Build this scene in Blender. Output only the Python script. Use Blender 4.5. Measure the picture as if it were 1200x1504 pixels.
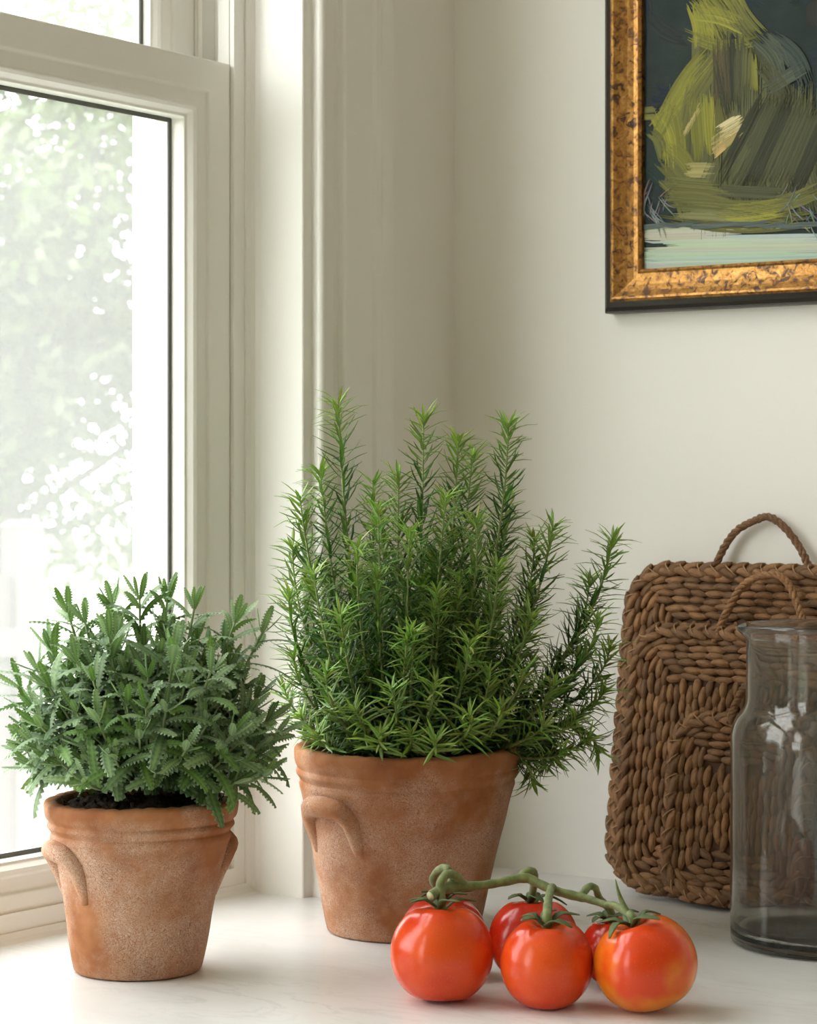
import bpy, math, random
import numpy as np
from mathutils import Vector, Matrix

for o in list(bpy.data.objects):
    bpy.data.objects.remove(o)
scene = bpy.context.scene
col = scene.collection

# ------------------------------------------------------------------ camera
# world axes: back wall is the plane y=0, window wall is the plane x=0, counter top is z=0
F, CX, HY, H = 3500.0, 600.0, 723.0, 0.376
ANG = math.radians(35.1)
fw = Vector((-math.sin(ANG), math.cos(ANG), 0))
rt = Vector((math.cos(ANG), math.sin(ANG), 0))
UP = Vector((0, 0, 1))
CAM = -2.42 * fw - (668 - CX) / F * 2.42 * rt + H * UP
cd = bpy.data.cameras.new('camera')
cam = bpy.data.objects.new('camera', cd)
col.objects.link(cam)
cam.location = CAM
cam.rotation_euler = (math.pi / 2, 0, ANG)
cd.sensor_width = 36
cd.lens = F / 1504 * 36
cd.shift_y = (HY - 752) / 1504
cd.clip_start = 0.05
cd.dof.use_dof = True
cd.dof.focus_distance = 1.93
cd.dof.aperture_fstop = 15
scene.camera = cam

# ------------------------------------------------------------------ sky, sun, exposure
w = bpy.data.worlds.new('sky')
scene.world = w
w.use_nodes = True
bg = w.node_tree.nodes['Background']
bg.inputs[0].default_value = (0.975, 0.985, 1.0, 1)
bg.inputs[1].default_value = 7.5
sd = bpy.data.lights.new('sun', 'SUN')
sd.energy = 3.0
sd.angle = 0.03
sd.color = (1, 0.95, 0.85)
so = bpy.data.objects.new('sun', sd)
col.objects.link(so)
so.rotation_euler = Vector((-0.55, 0.35, -0.9)).to_track_quat('-Z', 'Y').to_euler()
vs = scene.view_settings
vs.view_transform = 'Standard'
vs.look = 'None'
vs.exposure = 0.06
vs.gamma = 1
vs.use_curve_mapping = False
scene.cycles.max_bounces = 14
scene.cycles.diffuse_bounces = 8
scene.cycles.transmission_bounces = 12
scene.cycles.transparent_max_bounces = 16
for yc, zc in ((-0.73, 0.78), (-2.40, 0.78)):
    pd = bpy.data.lights.new('window_portal', 'AREA')
    pd.shape = 'RECTANGLE'
    pd.size, pd.size_y = 1.95, 1.95
    pd.cycles.is_portal = True
    po = bpy.data.objects.new('window_portal', pd)
    col.objects.link(po)
    po.location = (-0.24, yc, zc)
    po.rotation_euler = Vector((1, 0, 0)).to_track_quat('-Z', 'Z').to_euler()

R = random.Random(11)

# ------------------------------------------------------------------ pixel helpers (a pixel gives a direction only)
def ray(px, py):
    return fw + (px - CX) / F * rt - (py - HY) / F * UP
def Q(px, py, d):
    return CAM + ray(px, py) * d
def onX(px, py, X):
    r = ray(px, py); return CAM + r * ((X - CAM.x) / r.x)
def onY(px, py, Y):
    r = ray(px, py); return CAM + r * ((Y - CAM.y) / r.y)
def onZ(px, py, Z=0.0):
    r = ray(px, py); return CAM + r * ((Z - CAM.z) / r.z)
def proj(p):
    q = p - CAM; t = q.dot(fw)
    return CX + F * q.dot(rt) / t, HY - F * q.z / t

# ------------------------------------------------------------------ mesh helpers
class MB:
    def __init__(s): s.v = []; s.f = []; s.c = []
    def add(s, v, f, c=None):
        n = len(s.v); s.v.extend(v); s.f.extend([tuple(i + n for i in q) for q in f])
        if c is not None:
            s.c.extend([c] * len(v) if not isinstance(c, list) else c)
        return s
    def box(s, a, b):
        (x0, y0, z0), (x1, y1, z1) = a, b
        x0, x1 = min(x0, x1), max(x0, x1); y0, y1 = min(y0, y1), max(y0, y1); z0, z1 = min(z0, z1), max(z0, z1)
        v = [(x, y, z) for z in (z0, z1) for y in (y0, y1) for x in (x0, x1)]
        return s.add(v, [(0, 2, 3, 1), (4, 5, 7, 6), (0, 1, 5, 4), (2, 6, 7, 3), (0, 4, 6, 2), (1, 3, 7, 5)])
    def mesh(s, name, mat, smooth=True):
        me = bpy.data.meshes.new(name)
        me.from_pydata([tuple(p) for p in s.v], [], s.f)
        if s.c:
            a = me.color_attributes.new('tint', 'FLOAT_COLOR', 'POINT')
            a.data.foreach_set('color', np.array([(c[0], c[1], c[2], 1) for c in s.c], dtype=np.float32).ravel())
        me.materials.append(mat)
        if smooth: me.polygons.foreach_set('use_smooth', [True] * len(me.polygons))
        me.update()
        return me
    def obj(s, name, mat, parent=None, smooth=True, **kw):
        return mk(name, s.mesh(name, mat, smooth), parent, **kw)

def mk(name, data, parent=None, label=None, cat=None, group=None, kind=None):
    o = bpy.data.objects.new(name, data)
    col.objects.link(o)
    if parent: o.parent = parent
    if label: o['label'] = label
    if cat: o['category'] = cat
    if group: o['group'] = group
    if kind: o['kind'] = kind
    return o
def empty(name, loc, **kw):
    o = mk(name, None, **kw); o.location = loc; o.empty_display_size = 0.02
    return o

def tube(pts, rad, n=8, caps=True):
    pts = [Vector(p) for p in pts]
    if not isinstance(rad, (list, tuple)): rad = [rad] * len(pts)
    v = []; f = []
    t0 = (pts[1] - pts[0]).normalized()
    a = t0.orthogonal().normalized()
    for i, p in enumerate(pts):
        t = (pts[min(i + 1, len(pts) - 1)] - pts[max(i - 1, 0)]).normalized()
        a = (a - t * a.dot(t)).normalized(); b = t.cross(a)
        for k in range(n):
            g = 2 * math.pi * k / n
            v.append(p + (a * math.cos(g) + b * math.sin(g)) * rad[i])
    for i in range(len(pts) - 1):
        for k in range(n):
            k2 = (k + 1) % n
            f.append((i * n + k, i * n + k2, (i + 1) * n + k2, (i + 1) * n + k))
    if caps:
        f.append(tuple(range(n - 1, -1, -1))); f.append(tuple((len(pts) - 1) * n + k for k in range(n)))
    return v, f
def spline(P, n=8):
    P = [Vector(p) for p in P]; out = []
    E_ = [P[0] * 2 - P[1]] + P + [P[-1] * 2 - P[-2]]
    for i in range(1, len(E_) - 2):
        a, b, c, d = E_[i - 1:i + 3]
        for k in range(n):
            t = k / n
            out.append(0.5 * ((2 * b) + (c - a) * t + (2 * a - 5 * b + 4 * c - d) * t * t + (3 * b - a - 3 * c + d) * t ** 3))
    out.append(P[-1])
    return out
def lathe(prof, n=96, fn=None):
    v = []; f = []
    for i, (r, z) in enumerate(prof):
        for k in range(n):
            g = 2 * math.pi * k / n
            p = Vector((r * math.cos(g), r * math.sin(g), z))
            v.append(fn(p, g, i) if fn else p)
    for i in range(len(prof) - 1):
        for k in range(n):
            k2 = (k + 1) % n
            f.append((i * n + k, i * n + k2, (i + 1) * n + k2, (i + 1) * n + k))
    return v, f
def smooth_prof(P, n=4):
    return [(p.x, p.y) for p in spline([Vector((a, b, 0)) for a, b in P], n)]
def sweep(rect, prof, closed=True, plane='x'):
    """mitred moulding round a rectangle: prof = (inset, level) pairs, rect = a0,a1,b0,b1 in the plane"""
    a0, a1, b0, b1 = rect
    v = []; f = []; m = len(prof)
    for (ca, cb, sa, sb) in ((a0, b0, 1, 1), (a0, b1, 1, -1), (a1, b1, -1, -1), (a1, b0, -1, 1)):
        for ins, lv in prof:
            a = ca + sa * ins
            b = cb + sb * ins if (closed or cb == b1) else cb
            v.append((lv, a, b) if plane == 'x' else (a, lv, b))
    for i in range(4 if closed else 3):
        j = (i + 1) % 4
        for k in range(m):
            k2 = (k + 1) % m
            f.append((i * m + k, i * m + k2, j * m + k2, j * m + k))
    if not closed:
        f.append(tuple(range(m))); f.append(tuple(3 * m + k for k in range(m - 1, -1, -1)))
    return v, f

# ------------------------------------------------------------------ material helpers
def mat(name):
    m = bpy.data.materials.new(name); m.use_nodes = True
    nt = m.node_tree
    return m, nt, nt.nodes['Principled BSDF']
def nd(nt, typ, **kw):
    n = nt.nodes.new(typ)
    for k, val in kw.items():
        if k in ('ins',):
            for a, b in val.items():
                if hasattr(b, 'node'): nt.links.new(b, n.inputs[a])
                else: n.inputs[a].default_value = b
        else: setattr(n, k, val)
    return n
def ramp(nt, src, stops):
    n = nt.nodes.new('ShaderNodeValToRGB')
    e = n.color_ramp.elements
    while len(e) < len(stops): e.new(0.5)
    for q, (p, c) in zip(e, stops):
        q.position = p; q.color = (*c, 1) if len(c) == 3 else c
    nt.links.new(src, n.inputs[0])
    return n.outputs[0]
def mixc(nt, fac, a, b, mode='MIX'):
    n = nt.nodes.new('ShaderNodeMix'); n.data_type = 'RGBA'; n.blend_type = mode
    for i, val in ((0, fac), (6, a), (7, b)):
        if hasattr(val, 'node'): nt.links.new(val, n.inputs[i])
        else: n.inputs[i].default_value = val if i == 0 else (*val, 1)
    return n.outputs[2]
def noise(nt, scale, detail=4, rough=0.55, vec=None, dist=0.0):
    n = nd(nt, 'ShaderNodeTexNoise', ins={'Scale': scale, 'Detail': detail, 'Roughness': rough, 'Distortion': dist})
    if vec is not None: nt.links.new(vec, n.inputs['Vector'])
    return n.outputs[0]
def coords(nt, scale=(1, 1, 1), kind='Object', rot=(0, 0, 0)):
    tc = nt.nodes.new('ShaderNodeTexCoord')
    mp = nd(nt, 'ShaderNodeMapping', ins={'Scale': scale, 'Rotation': rot})
    nt.links.new(tc.outputs[kind], mp.inputs[0])
    return mp.outputs[0]
def bump(nt, bs, height, strength=0.3, dist=0.002):
    b = nd(nt, 'ShaderNodeBump', ins={'Strength': strength, 'Distance': dist})
    nt.links.new(height, b.inputs['Height']); nt.links.new(b.outputs[0], bs.inputs['Normal'])
def plain(name, c, rough=0.5, bumpscale=None, bs_strength=0.1, metal=0.0):
    m, nt, b = mat(name)
    b.inputs['Base Color'].default_value = (*c, 1); b.inputs['Roughness'].default_value = rough; b.inputs['Metallic'].default_value = metal
    if bumpscale:
        bump(nt, b, noise(nt, bumpscale, 3, vec=coords(nt)), bs_strength, 0.001)
    return m
def tinted(name, rough=0.5, sub=None, transl=0.0, sheen=0.0):
    m, nt, b = mat(name)
    a = nd(nt, 'ShaderNodeAttribute', attribute_name='tint')
    nt.links.new(a.outputs[0], b.inputs['Base Color'])
    b.inputs['Roughness'].default_value = rough
    if sheen:
        b.inputs['Sheen Weight'].default_value = sheen; b.inputs['Sheen Roughness'].default_value = 0.4
    if transl:
        t = nd(nt, 'ShaderNodeBsdfTranslucent')
        c = mixc(nt, 1.0, a.outputs[0], (1.3, 1.5, 0.6), 'MULTIPLY')
        nt.links.new(c, t.inputs[0])
        mx = nd(nt, 'ShaderNodeMixShader', ins={0: transl})
        nt.links.new(b.outputs[0], mx.inputs[1]); nt.links.new(t.outputs[0], mx.inputs[2])
        nt.links.new(mx.outputs[0], nt.nodes['Material Output'].inputs[0])
    return m

M = {}
def wallpaint(name, c, rough):
    m, nt, b = mat(name)
    v = coords(nt)
    n = noise(nt, 3, 3, vec=v)
    nt.links.new(mixc(nt, n, tuple(x * 0.985 for x in c), tuple(min(1, x * 1.01) for x in c)), b.inputs['Base Color'])
    b.inputs['Roughness'].default_value = rough
    bump(nt, b, noise(nt, 260, 3, vec=v), 0.09, 0.0012)
    return m
M['wall'] = wallpaint('wall_paint', (0.83, 0.812, 0.755), 0.75)
M['wallroom'] = wallpaint('far_wall_paint', (0.80, 0.69, 0.53), 0.8)
M['trim'] = wallpaint('trim_paint', (0.83, 0.815, 0.765), 0.38)
M['ceiling'] = wallpaint('ceiling_paint', (0.85, 0.83, 0.79), 0.9)
M['gasket'] = plain('gasket', (0.10, 0.10, 0.085), 0.6, 400)
def f_marble():
    m, nt, b = mat('marble')
    v = coords(nt, (1, 1.6, 1), rot=(0, 0, 0.5))
    big = noise(nt, 5, 6, 0.6, v, 0.8)
    base = ramp(nt, big, [(0.3, (0.72, 0.71, 0.685)), (0.6, (0.81, 0.80, 0.785))])
    v2 = coords(nt, (2.2, 6.5, 1), rot=(0, 0, 0.65))
    vn = noise(nt, 2.3, 8, 0.62, v2, 1.6)
    vein = ramp(nt, vn, [(0.478, (0, 0, 0)), (0.5, (1, 1, 1)), (0.522, (0, 0, 0))])
    br = ramp(nt, noise(nt, 3.3, 3, 0.5, v), [(0.42, (0, 0, 0)), (0.7, (0.45, 0.45, 0.45))])
    k = mixc(nt, 1.0, vein, br, 'MULTIPLY')
    nt.links.new(mixc(nt, k, base, (0.50, 0.48, 0.45)), b.inputs['Base Color'])
    b.inputs['Roughness'].default_value = 0.28
    b.inputs['Specular IOR Level'].default_value = 0.4
    return m
M['marble'] = f_marble()
def f_wood():
    m, nt, b = mat('floor_wood')
    n = noise(nt, 4, 5, vec=coords(nt, (1, 14, 1)))
    nt.links.new(ramp(nt, n, [(0.3, (0.34, 0.23, 0.14)), (0.7, (0.46, 0.33, 0.21))]), b.inputs['Base Color'])
    b.inputs['Roughness'].default_value = 0.4
    return m
M['wood'] = f_wood()
def f_pane():
    m, nt, b = mat('window_glass_veiled')
    nt.nodes.remove(b)
    tr = nd(nt, 'ShaderNodeBsdfTransparent'); tr.inputs[0].default_value = (0.97, 0.98, 0.97, 1)
    tl = nd(nt, 'ShaderNodeBsdfTranslucent'); tl.inputs[0].default_value = (0.98, 0.98, 0.95, 1)
    gl = nd(nt, 'ShaderNodeBsdfGlossy', ins={'Roughness': 0.02})
    m1 = nd(nt, 'ShaderNodeMixShader', ins={0: 0.105})  # translucent share: glare haze over the garden, put into the glass
    nt.links.new(tr.outputs[0], m1.inputs[1]); nt.links.new(tl.outputs[0], m1.inputs[2])
    m2 = nd(nt, 'ShaderNodeMixShader', ins={0: 0.035})
    nt.links.new(m1.outputs[0], m2.inputs[1]); nt.links.new(gl.outputs[0], m2.inputs[2])
    nt.links.new(m2.outputs[0], nt.nodes['Material Output'].inputs[0])
    return m
M['pane'] = f_pane()
def f_terra(name, seed, whiten):
    m, nt, b = mat(name)
    v = nd(nt, 'ShaderNodeVectorMath', operation='ADD', ins={1: (seed, seed * 2, 0)})
    nt.links.new(coords(nt), v.inputs[0]); v = v.outputs[0]
    base = ramp(nt, noise(nt, 26, 5, 0.6, v), [(0.3, (0.27, 0.098, 0.038)), (0.5, (0.37, 0.150, 0.060)), (0.72, (0.45, 0.205, 0.092))])
    # lime bloom: fibrous crystals in clouds, mostly on the lower wall
    cloud = noise(nt, 17, 4, 0.6, v)
    sep = nd(nt, 'ShaderNodeSeparateXYZ'); nt.links.new(coords(nt), sep.inputs[0])
    hgt = nd(nt, 'ShaderNodeMapRange', ins={1: 0.085, 2: 0.15, 3: 0.10, 4: -0.13}); nt.links.new(sep.outputs[2], hgt.inputs[0])
    ad = nd(nt, 'ShaderNodeMath', operation='ADD'); nt.links.new(cloud, ad.inputs[0]); nt.links.new(hgt.outputs[0], ad.inputs[1])
    cl = ramp(nt, ad.outputs[0], [(0.45, (0, 0, 0)), (0.66, (1, 1, 1))])
    fib = noise(nt, 210, 4, 0.75, v, 6.0)
    fb = ramp(nt, fib, [(0.42, (0, 0, 0)), (0.56, (1, 1, 1))])
    k = mixc(nt, 1.0, cl, fb, 'MULTIPLY')
    k2 = mixc(nt, 1.0, k, (whiten,) * 3, 'MULTIPLY')
    c1 = mixc(nt, k2, base, (0.66, 0.54, 0.44))
    # pits
    vo = nd(nt, 'ShaderNodeTexVoronoi', ins={'Scale': 190.0}); nt.links.new(v, vo.inputs['Vector'])
    pit = ramp(nt, vo.outputs['Distance'], [(0.05, (1, 1, 1)), (0.13, (0, 0, 0))])
    gate = ramp(nt, noise(nt, 70, 2, 0.5, v), [(0.60, (0, 0, 0)), (0.64, (1, 1, 1))])
    pk = mixc(nt, 1.0, pit, gate, 'MULTIPLY')
    c2 = mixc(nt, pk, c1, (0.14, 0.06, 0.03))
    nt.links.new(c2, b.inputs['Base Color'])
    b.inputs['Roughness'].default_value = 0.85
    b.inputs['Specular IOR Level'].default_value = 0.25
    hh = mixc(nt, 0.6, noise(nt, 120, 5, 0.65, v), fib)
    h2 = mixc(nt, pk, hh, (-1.2, -1.2, -1.2))
    bump(nt, b, h2, 0.45, 0.0012)
    return m
M['terra1'] = f_terra('terracotta_weathered', 0.3, 0.72)
M['terra2'] = f_terra('terracotta_aged', 1.7, 0.62)
def f_soil():
    m, nt, b = mat('soil')
    v = coords(nt)
    nt.links.new(ramp(nt, noise(nt, 240, 5, 0.7, v), [(0.35, (0.018, 0.011, 0.007)), (0.6, (0.06, 0.035, 0.02)), (0.78, (0.16, 0.10, 0.055))]), b.inputs['Base Color'])
    b.inputs['Roughness'].default_value = 1
    bump(nt, b, noise(nt, 330, 4, 0.7, v), 0.9, 0.003)
    return m
M['soil'] = f_soil()
M['lav'] = tinted('lavender_leaf', 0.6, transl=0.12, sheen=0.18)
M['ros'] = tinted('rosemary_needle', 0.40, transl=0.12)
M['stem'] = tinted('woody_stem', 0.7)
M['leafout'] = tinted('tree_leaf', 0.6, transl=0.35)
def f_straw():
    m, nt, b = mat('woven_hyacinth')
    oi = nd(nt, 'ShaderNodeObjectInfo')
    v = coords(nt, (40, 900, 900))
    n = noise(nt, 1.0, 4, 0.6, v)
    c = ramp(nt, n, [(0.3, (0.14, 0.062, 0.022)), (0.55, (0.29, 0.148, 0.062)), (0.8, (0.42, 0.245, 0.120))])
    var = ramp(nt, oi.outputs['Random'], [(0, (0.62, 0.60, 0.58)), (1, (1.25, 1.24, 1.20))])
    nt.links.new(mixc(nt, 1.0, c, var, 'MULTIPLY'), b.inputs['Base Color'])
    b.inputs['Roughness'].default_value = 0.62
    bump(nt, b, n, 0.9, 0.0009)
    return m
M['straw'] = f_straw()
M['stitch'] = plain('straw_thread', (0.42, 0.26, 0.13), 0.6, 500)
M['trayback'] = plain('woven_backing', (0.11, 0.058, 0.028), 0.8, 300, 0.5)
def f_jar():
    m, nt, b = mat('smoked_glass')
    nt.nodes.remove(b)
    g = nd(nt, 'ShaderNodeBsdfGlass', ins={'Roughness': 0.0, 'IOR': 1.45}); g.inputs[0].default_value = (0.88, 0.88, 0.86, 1)
    d = nd(nt, 'ShaderNodeBsdfDiffuse'); d.inputs[0].default_value = (0.42, 0.42, 0.40, 1)  # grey film standing in for the pale reflection veil on the glass
    v = coords(nt, (26, 26, 5))
    k = ramp(nt, noise(nt, 1, 4, 0.6, v), [(0.35, (0.02,) * 3), (0.75, (0.09,) * 3)])
    mx = nd(nt, 'ShaderNodeMixShader'); nt.links.new(k, mx.inputs[0])
    nt.links.new(g.outputs[0], mx.inputs[1]); nt.links.new(d.outputs[0], mx.inputs[2])
    bp = nd(nt, 'ShaderNodeBump', ins={'Strength': 0.12, 'Distance': 0.004}); nt.links.new(noise(nt, 22, 2, vec=coords(nt, (1, 1, 0.5))), bp.inputs['Height'])
    nt.links.new(bp.outputs[0], g.inputs['Normal'])
    nt.links.new(mx.outputs[0], nt.nodes['Material Output'].inputs[0])
    return m
M['jar'] = f_jar()
def f_tomato(name, c1, c2, seed, thr):
    m, nt, b = mat(name)
    v = nd(nt, 'ShaderNodeVectorMath', operation='ADD', ins={1: (seed, seed, seed)}); nt.links.new(coords(nt), v.inputs[0])
    n = noise(nt, 20, 3, 0.5, v.outputs[0])
    c = ramp(nt, n, [(thr, c1), (thr + 0.22, c2)])
    vo = nd(nt, 'ShaderNodeTexVoronoi', ins={'Scale': 520.0}); nt.links.new(v.outputs[0], vo.inputs['Vector'])
    sp = ramp(nt, vo.outputs['Distance'], [(0.08, (0.22,) * 3), (0.2, (0, 0, 0))])
    nt.links.new(mixc(nt, sp, c, (0.85, 0.42, 0.16)), b.inputs['Base Color'])
    b.inputs['Roughness'].default_value = 0.22
    b.inputs['Specular IOR Level'].default_value = 0.38
    b.inputs['Subsurface Weight'].default_value = 0.04
    b.inputs['Subsurface Radius'].default_value = (0.012, 0.003, 0.001)
    b.inputs['Subsurface Scale'].default_value = 0.6
    b.inputs['Coat Weight'].default_value = 0.08
    b.inputs['Coat Roughness'].default_value = 0.12
    bump(nt, b, noise(nt, 45, 2, 0.5, v.outputs[0]), 0.05, 0.002)
    return m
M['tomR'] = f_tomato('tomato_skin_red', (0.64, 0.040, 0.005), (0.74, 0.085, 0.010), 0.0, 0.4)
M['tomD'] = f_tomato('tomato_skin_deep_red', (0.50, 0.018, 0.004), (0.62, 0.042, 0.007), 2.0, 0.42)
M['tomO'] = f_tomato('tomato_skin_orange', (0.68, 0.055, 0.006), (0.80, 0.26, 0.012), 4.4, 0.42)
def f_vine():
    m, nt, b = mat('vine_green')
    n = noise(nt, 160, 4, 0.6, coords(nt))
    nt.links.new(ramp(nt, n, [(0.3, (0.085, 0.12, 0.03)), (0.7, (0.21, 0.25, 0.075))]), b.inputs['Base Color'])
    b.inputs['Roughness'].default_value = 0.6
    b.inputs['Sheen Weight'].default_value = 0.15
    bump(nt, b, n, 0.3, 0.001)
    return m
M['vine'] = f_vine()
M['cut'] = plain('vine_cut_end', (0.55, 0.52, 0.30), 0.7, 300)
M['sepal'] = plain('sepal_green', (0.075, 0.115, 0.035), 0.6, 300, 0.3)
def f_gold():
    m, nt, b = mat('distressed_gilt')
    v = coords(nt)
    n = noise(nt, 150, 5, 0.65, v, 0.8)
    n2 = noise(nt, 22, 3, 0.5, v)
    worn = ramp(nt, n, [(0.40, (0.05, 0.02, 0.008)), (0.47, (0.36, 0.17, 0.045)), (0.7, (0.62, 0.36, 0.11))])
    c = mixc(nt, ramp(nt, n2, [(0.4, (0, 0, 0)), (0.75, (0.45,) * 3)]), worn, (0.30, 0.13, 0.03))
    nt.links.new(c, b.inputs['Base Color'])
    nt.links.new(ramp(nt, n, [(0.40, (0, 0, 0)), (0.47, (0.85,) * 3)]), b.inputs['Metallic'])
    b.inputs['Roughness'].default_value = 0.36
    bump(nt, b, n, 0.5, 0.0015)
    return m
M['gold'] = f_gold()
M['black'] = plain('ebonised_edge', (0.018, 0.014, 0.011), 0.35, 220, 0.5)
M['paint'] = tinted('oil_paint', 0.5)
M['paint'].node_tree.nodes['Principled BSDF'].inputs['Specular IOR Level'].default_value = 0.12
def f_canvas():
    m, nt, b = mat('painted_ground')
    v = coords(nt)
    sep = nd(nt, 'ShaderNodeSeparateXYZ'); nt.links.new(v, sep.inputs[0])
    n = noise(nt, 30, 4, 0.6, v)
    ad = nd(nt, 'ShaderNodeMath', operation='MULTIPLY_ADD', ins={1: 0.02, 2: 0.0}); nt.links.new(n, ad.inputs[0])
    s2 = nd(nt, 'ShaderNodeMath', operation='ADD'); nt.links.new(sep.outputs[2], s2.inputs[0]); nt.links.new(ad.outputs[0], s2.inputs[1])
    k = nd(nt, 'ShaderNodeMapRange', ins={1: 0.050, 2: 0.066}); nt.links.new(s2.outputs[0], k.inputs[0])
    dark = ramp(nt, noise(nt, 16, 5, 0.6, v), [(0.3, (0.020, 0.029, 0.029)), (0.7, (0.036, 0.050, 0.046))])
    lite = ramp(nt, noise(nt, 40, 4, 0.6, coords(nt, (1, 1, 7))), [(0.3, (0.42, 0.50, 0.43)), (0.7, (0.55, 0.62, 0.52))])
    nt.links.new(mixc(nt, k.outputs[0], lite, dark), b.inputs['Base Color'])
    b.inputs['Roughness'].default_value = 0.55
    b.inputs['Specular IOR Level'].default_value = 0.1
    bump(nt, b, noise(nt, 300, 3, 0.6, coords(nt, (1, 1, 3))), 0.3, 0.001)
    return m
M['canvas'] = f_canvas()
M['grass'] = plain('lawn', (0.085, 0.11, 0.05), 0.9, 30, 0.5)
M['fence'] = plain('weathered_fence', (0.060, 0.050, 0.048), 0.8, 60, 0.4)
M['bark'] = plain('bark', (0.04, 0.032, 0.028), 0.9, 60, 0.8)

# ================================================================== room shell
ZF, ZC = -0.92, 1.62
RX, RY = 3.7, -4.3
WT = -0.130                                    # outer face of the window wall
W1 = (-1.21, -0.2575, 0.0, 1.48)               # window openings: y0, y1, z0, z1
W_added = (-3.30, -1.50, 0.0, 1.48)  # unseen second opening, added to light the room
b = MB(); b.box((WT, RY - 0.15, ZF - 0.1), (RX + 0.15, 0.15, ZF)); b.obj('floor', M['wood'], smooth=False, kind='structure')
b = MB(); b.box((WT, RY - 0.15, ZC), (RX + 0.15, 0.15, ZC + 0.1)); b.obj('ceiling', M['ceiling'], smooth=False, kind='structure')
b = MB(); b.box((WT, 0, ZF), (RX + 0.15, 0.15, ZC)); b.obj('wall_back', M['wall'], smooth=False, kind='structure')
b = MB(); b.box((RX, RY, ZF), (RX + 0.15, 0, ZC)); b.obj('wall_right', M['wallroom'], smooth=False, kind='structure')
b = MB(); b.box((WT, RY - 0.15, ZF), (RX + 0.15, RY, ZC)); b.obj('wall_front', M['wallroom'], smooth=False, kind='structure')
b = MB()
for y0, y1 in ((RY, W_added[0] - .01), (W_added[1] + .01, W1[0] - .01), (W1[1] + .01, 0.0)): b.box((WT, y0, ZF), (0, y1, ZC))
for W in (W1, W_added):
    b.box((WT, W[0] - .01, ZF), (0, W[1] + .01, -0.036)); b.box((WT, W[0] - .01, W[3] + .01), (0, W[1] + .01, ZC))
b.obj('wall_left', M['wall'], smooth=False, kind='structure')

# ------------------------------------------------------------------ windows
def make_window(name, W):
    y0, y1, z0, z1 = W
    g = empty(name, (0, 0, 0), kind='structure')
    # jamb lining: reveal face, stepped stops, blind stop, outer jamb
    prof = [(0, 0.0), (0.0, -0.046), (0.002, -0.051), (0.006, -0.0535), (0.011, -0.0545), (0.011, -0.0565), (0.0265, -0.0565), (0.0265, -0.0615), (0.0275, -0.062),
            (0.0275, -0.075), (0.012, -0.076), (0.012, -0.092), (0.030, -0.0925), (0.030, -0.097), (0.034, -0.097), (0.034, -0.1225), (0.046, -0.1225),
            (0.046, -0.125), (0.058, -0.1255), (0.058, -0.154), (-0.01, -0.154), (-0.01, 0.0)]
    v, f = sweep((y0, y1, z0 - 0.001, z1), prof)
    MB().add(v, f).obj('jamb', M['trim'], g, smooth=False)
    sb = MB(); sb.box((-0.09, y0, -0.034), (0.0, y1, 0.0)); sb.obj('stone_sill', M['marble'], g, smooth=False)
    # lower sash
    def sash(nm, rect, xf, prof, gx, gi):
        v, f = sweep(rect, prof)
        s = MB().add(v, f).obj(nm, M['trim'], g, smooth=False)
        bv = s.modifiers.new('round', 'BEVEL'); bv.width = 0.0012; bv.segments = 2; bv.limit_method = 'ANGLE'; bv.angle_limit = 0.5
        a0, a1, c0, c1 = rect
        bb = MB(); bb.box((gx - 0.0015, a0 + gi - 0.004, c0 + gi - 0.004), (gx + 0.0015, a1 - gi + 0.004, c1 - gi + 0.004))
        bb.obj('pane', M['pane'], s, smooth=False)
        gp = [(gi - 0.004, gx + 0.0035), (gi + 0.004, gx + 0.0035), (gi + 0.004, gx + 0.0016), (gi - 0.004, gx + 0.0016)]
        v, f = sweep(rect, gp); MB().add(v, f).obj('gasket', M['gasket'], s, smooth=False)
        return s
    mr = 0.775                                # top of the meeting rail
    xf = -0.060
    p = [(0, xf), (0.029, xf), (0.0305, xf - 0.003), (0.043, xf - 0.0035), (0.045, xf - 0.001), (0.049, xf - 0.003), (0.053, xf - 0.008), (0.0555, xf - 0.008), (0.0555, xf - 0.032), (0, xf - 0.032)]
    sash('lower_sash', (y0 + 0.0285, y1 - 0.0285, z0 + 0.0115, mr), xf, p, xf - 0.027, 0.0555)
    xf = -0.098
    p = [(0, xf), (0.029, xf), (0.0305, xf - 0.003), (0.043, xf - 0.0035), (0.045, xf - 0.001), (0.049, xf - 0.003), (0.053, xf - 0.006), (0.0555, xf - 0.006), (0.0555, xf - 0.0235), (0, xf - 0.0235)]
    sash('upper_sash', (y0 + 0.0345, y1 - 0.0345, mr - 0.045, z1 - 0.0345), xf, p, xf - 0.0185, 0.0555)
    return g
make_window('window_1', W1)
make_window('added_window', W_added)  # extra window out of view, put in to brighten the room
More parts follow.
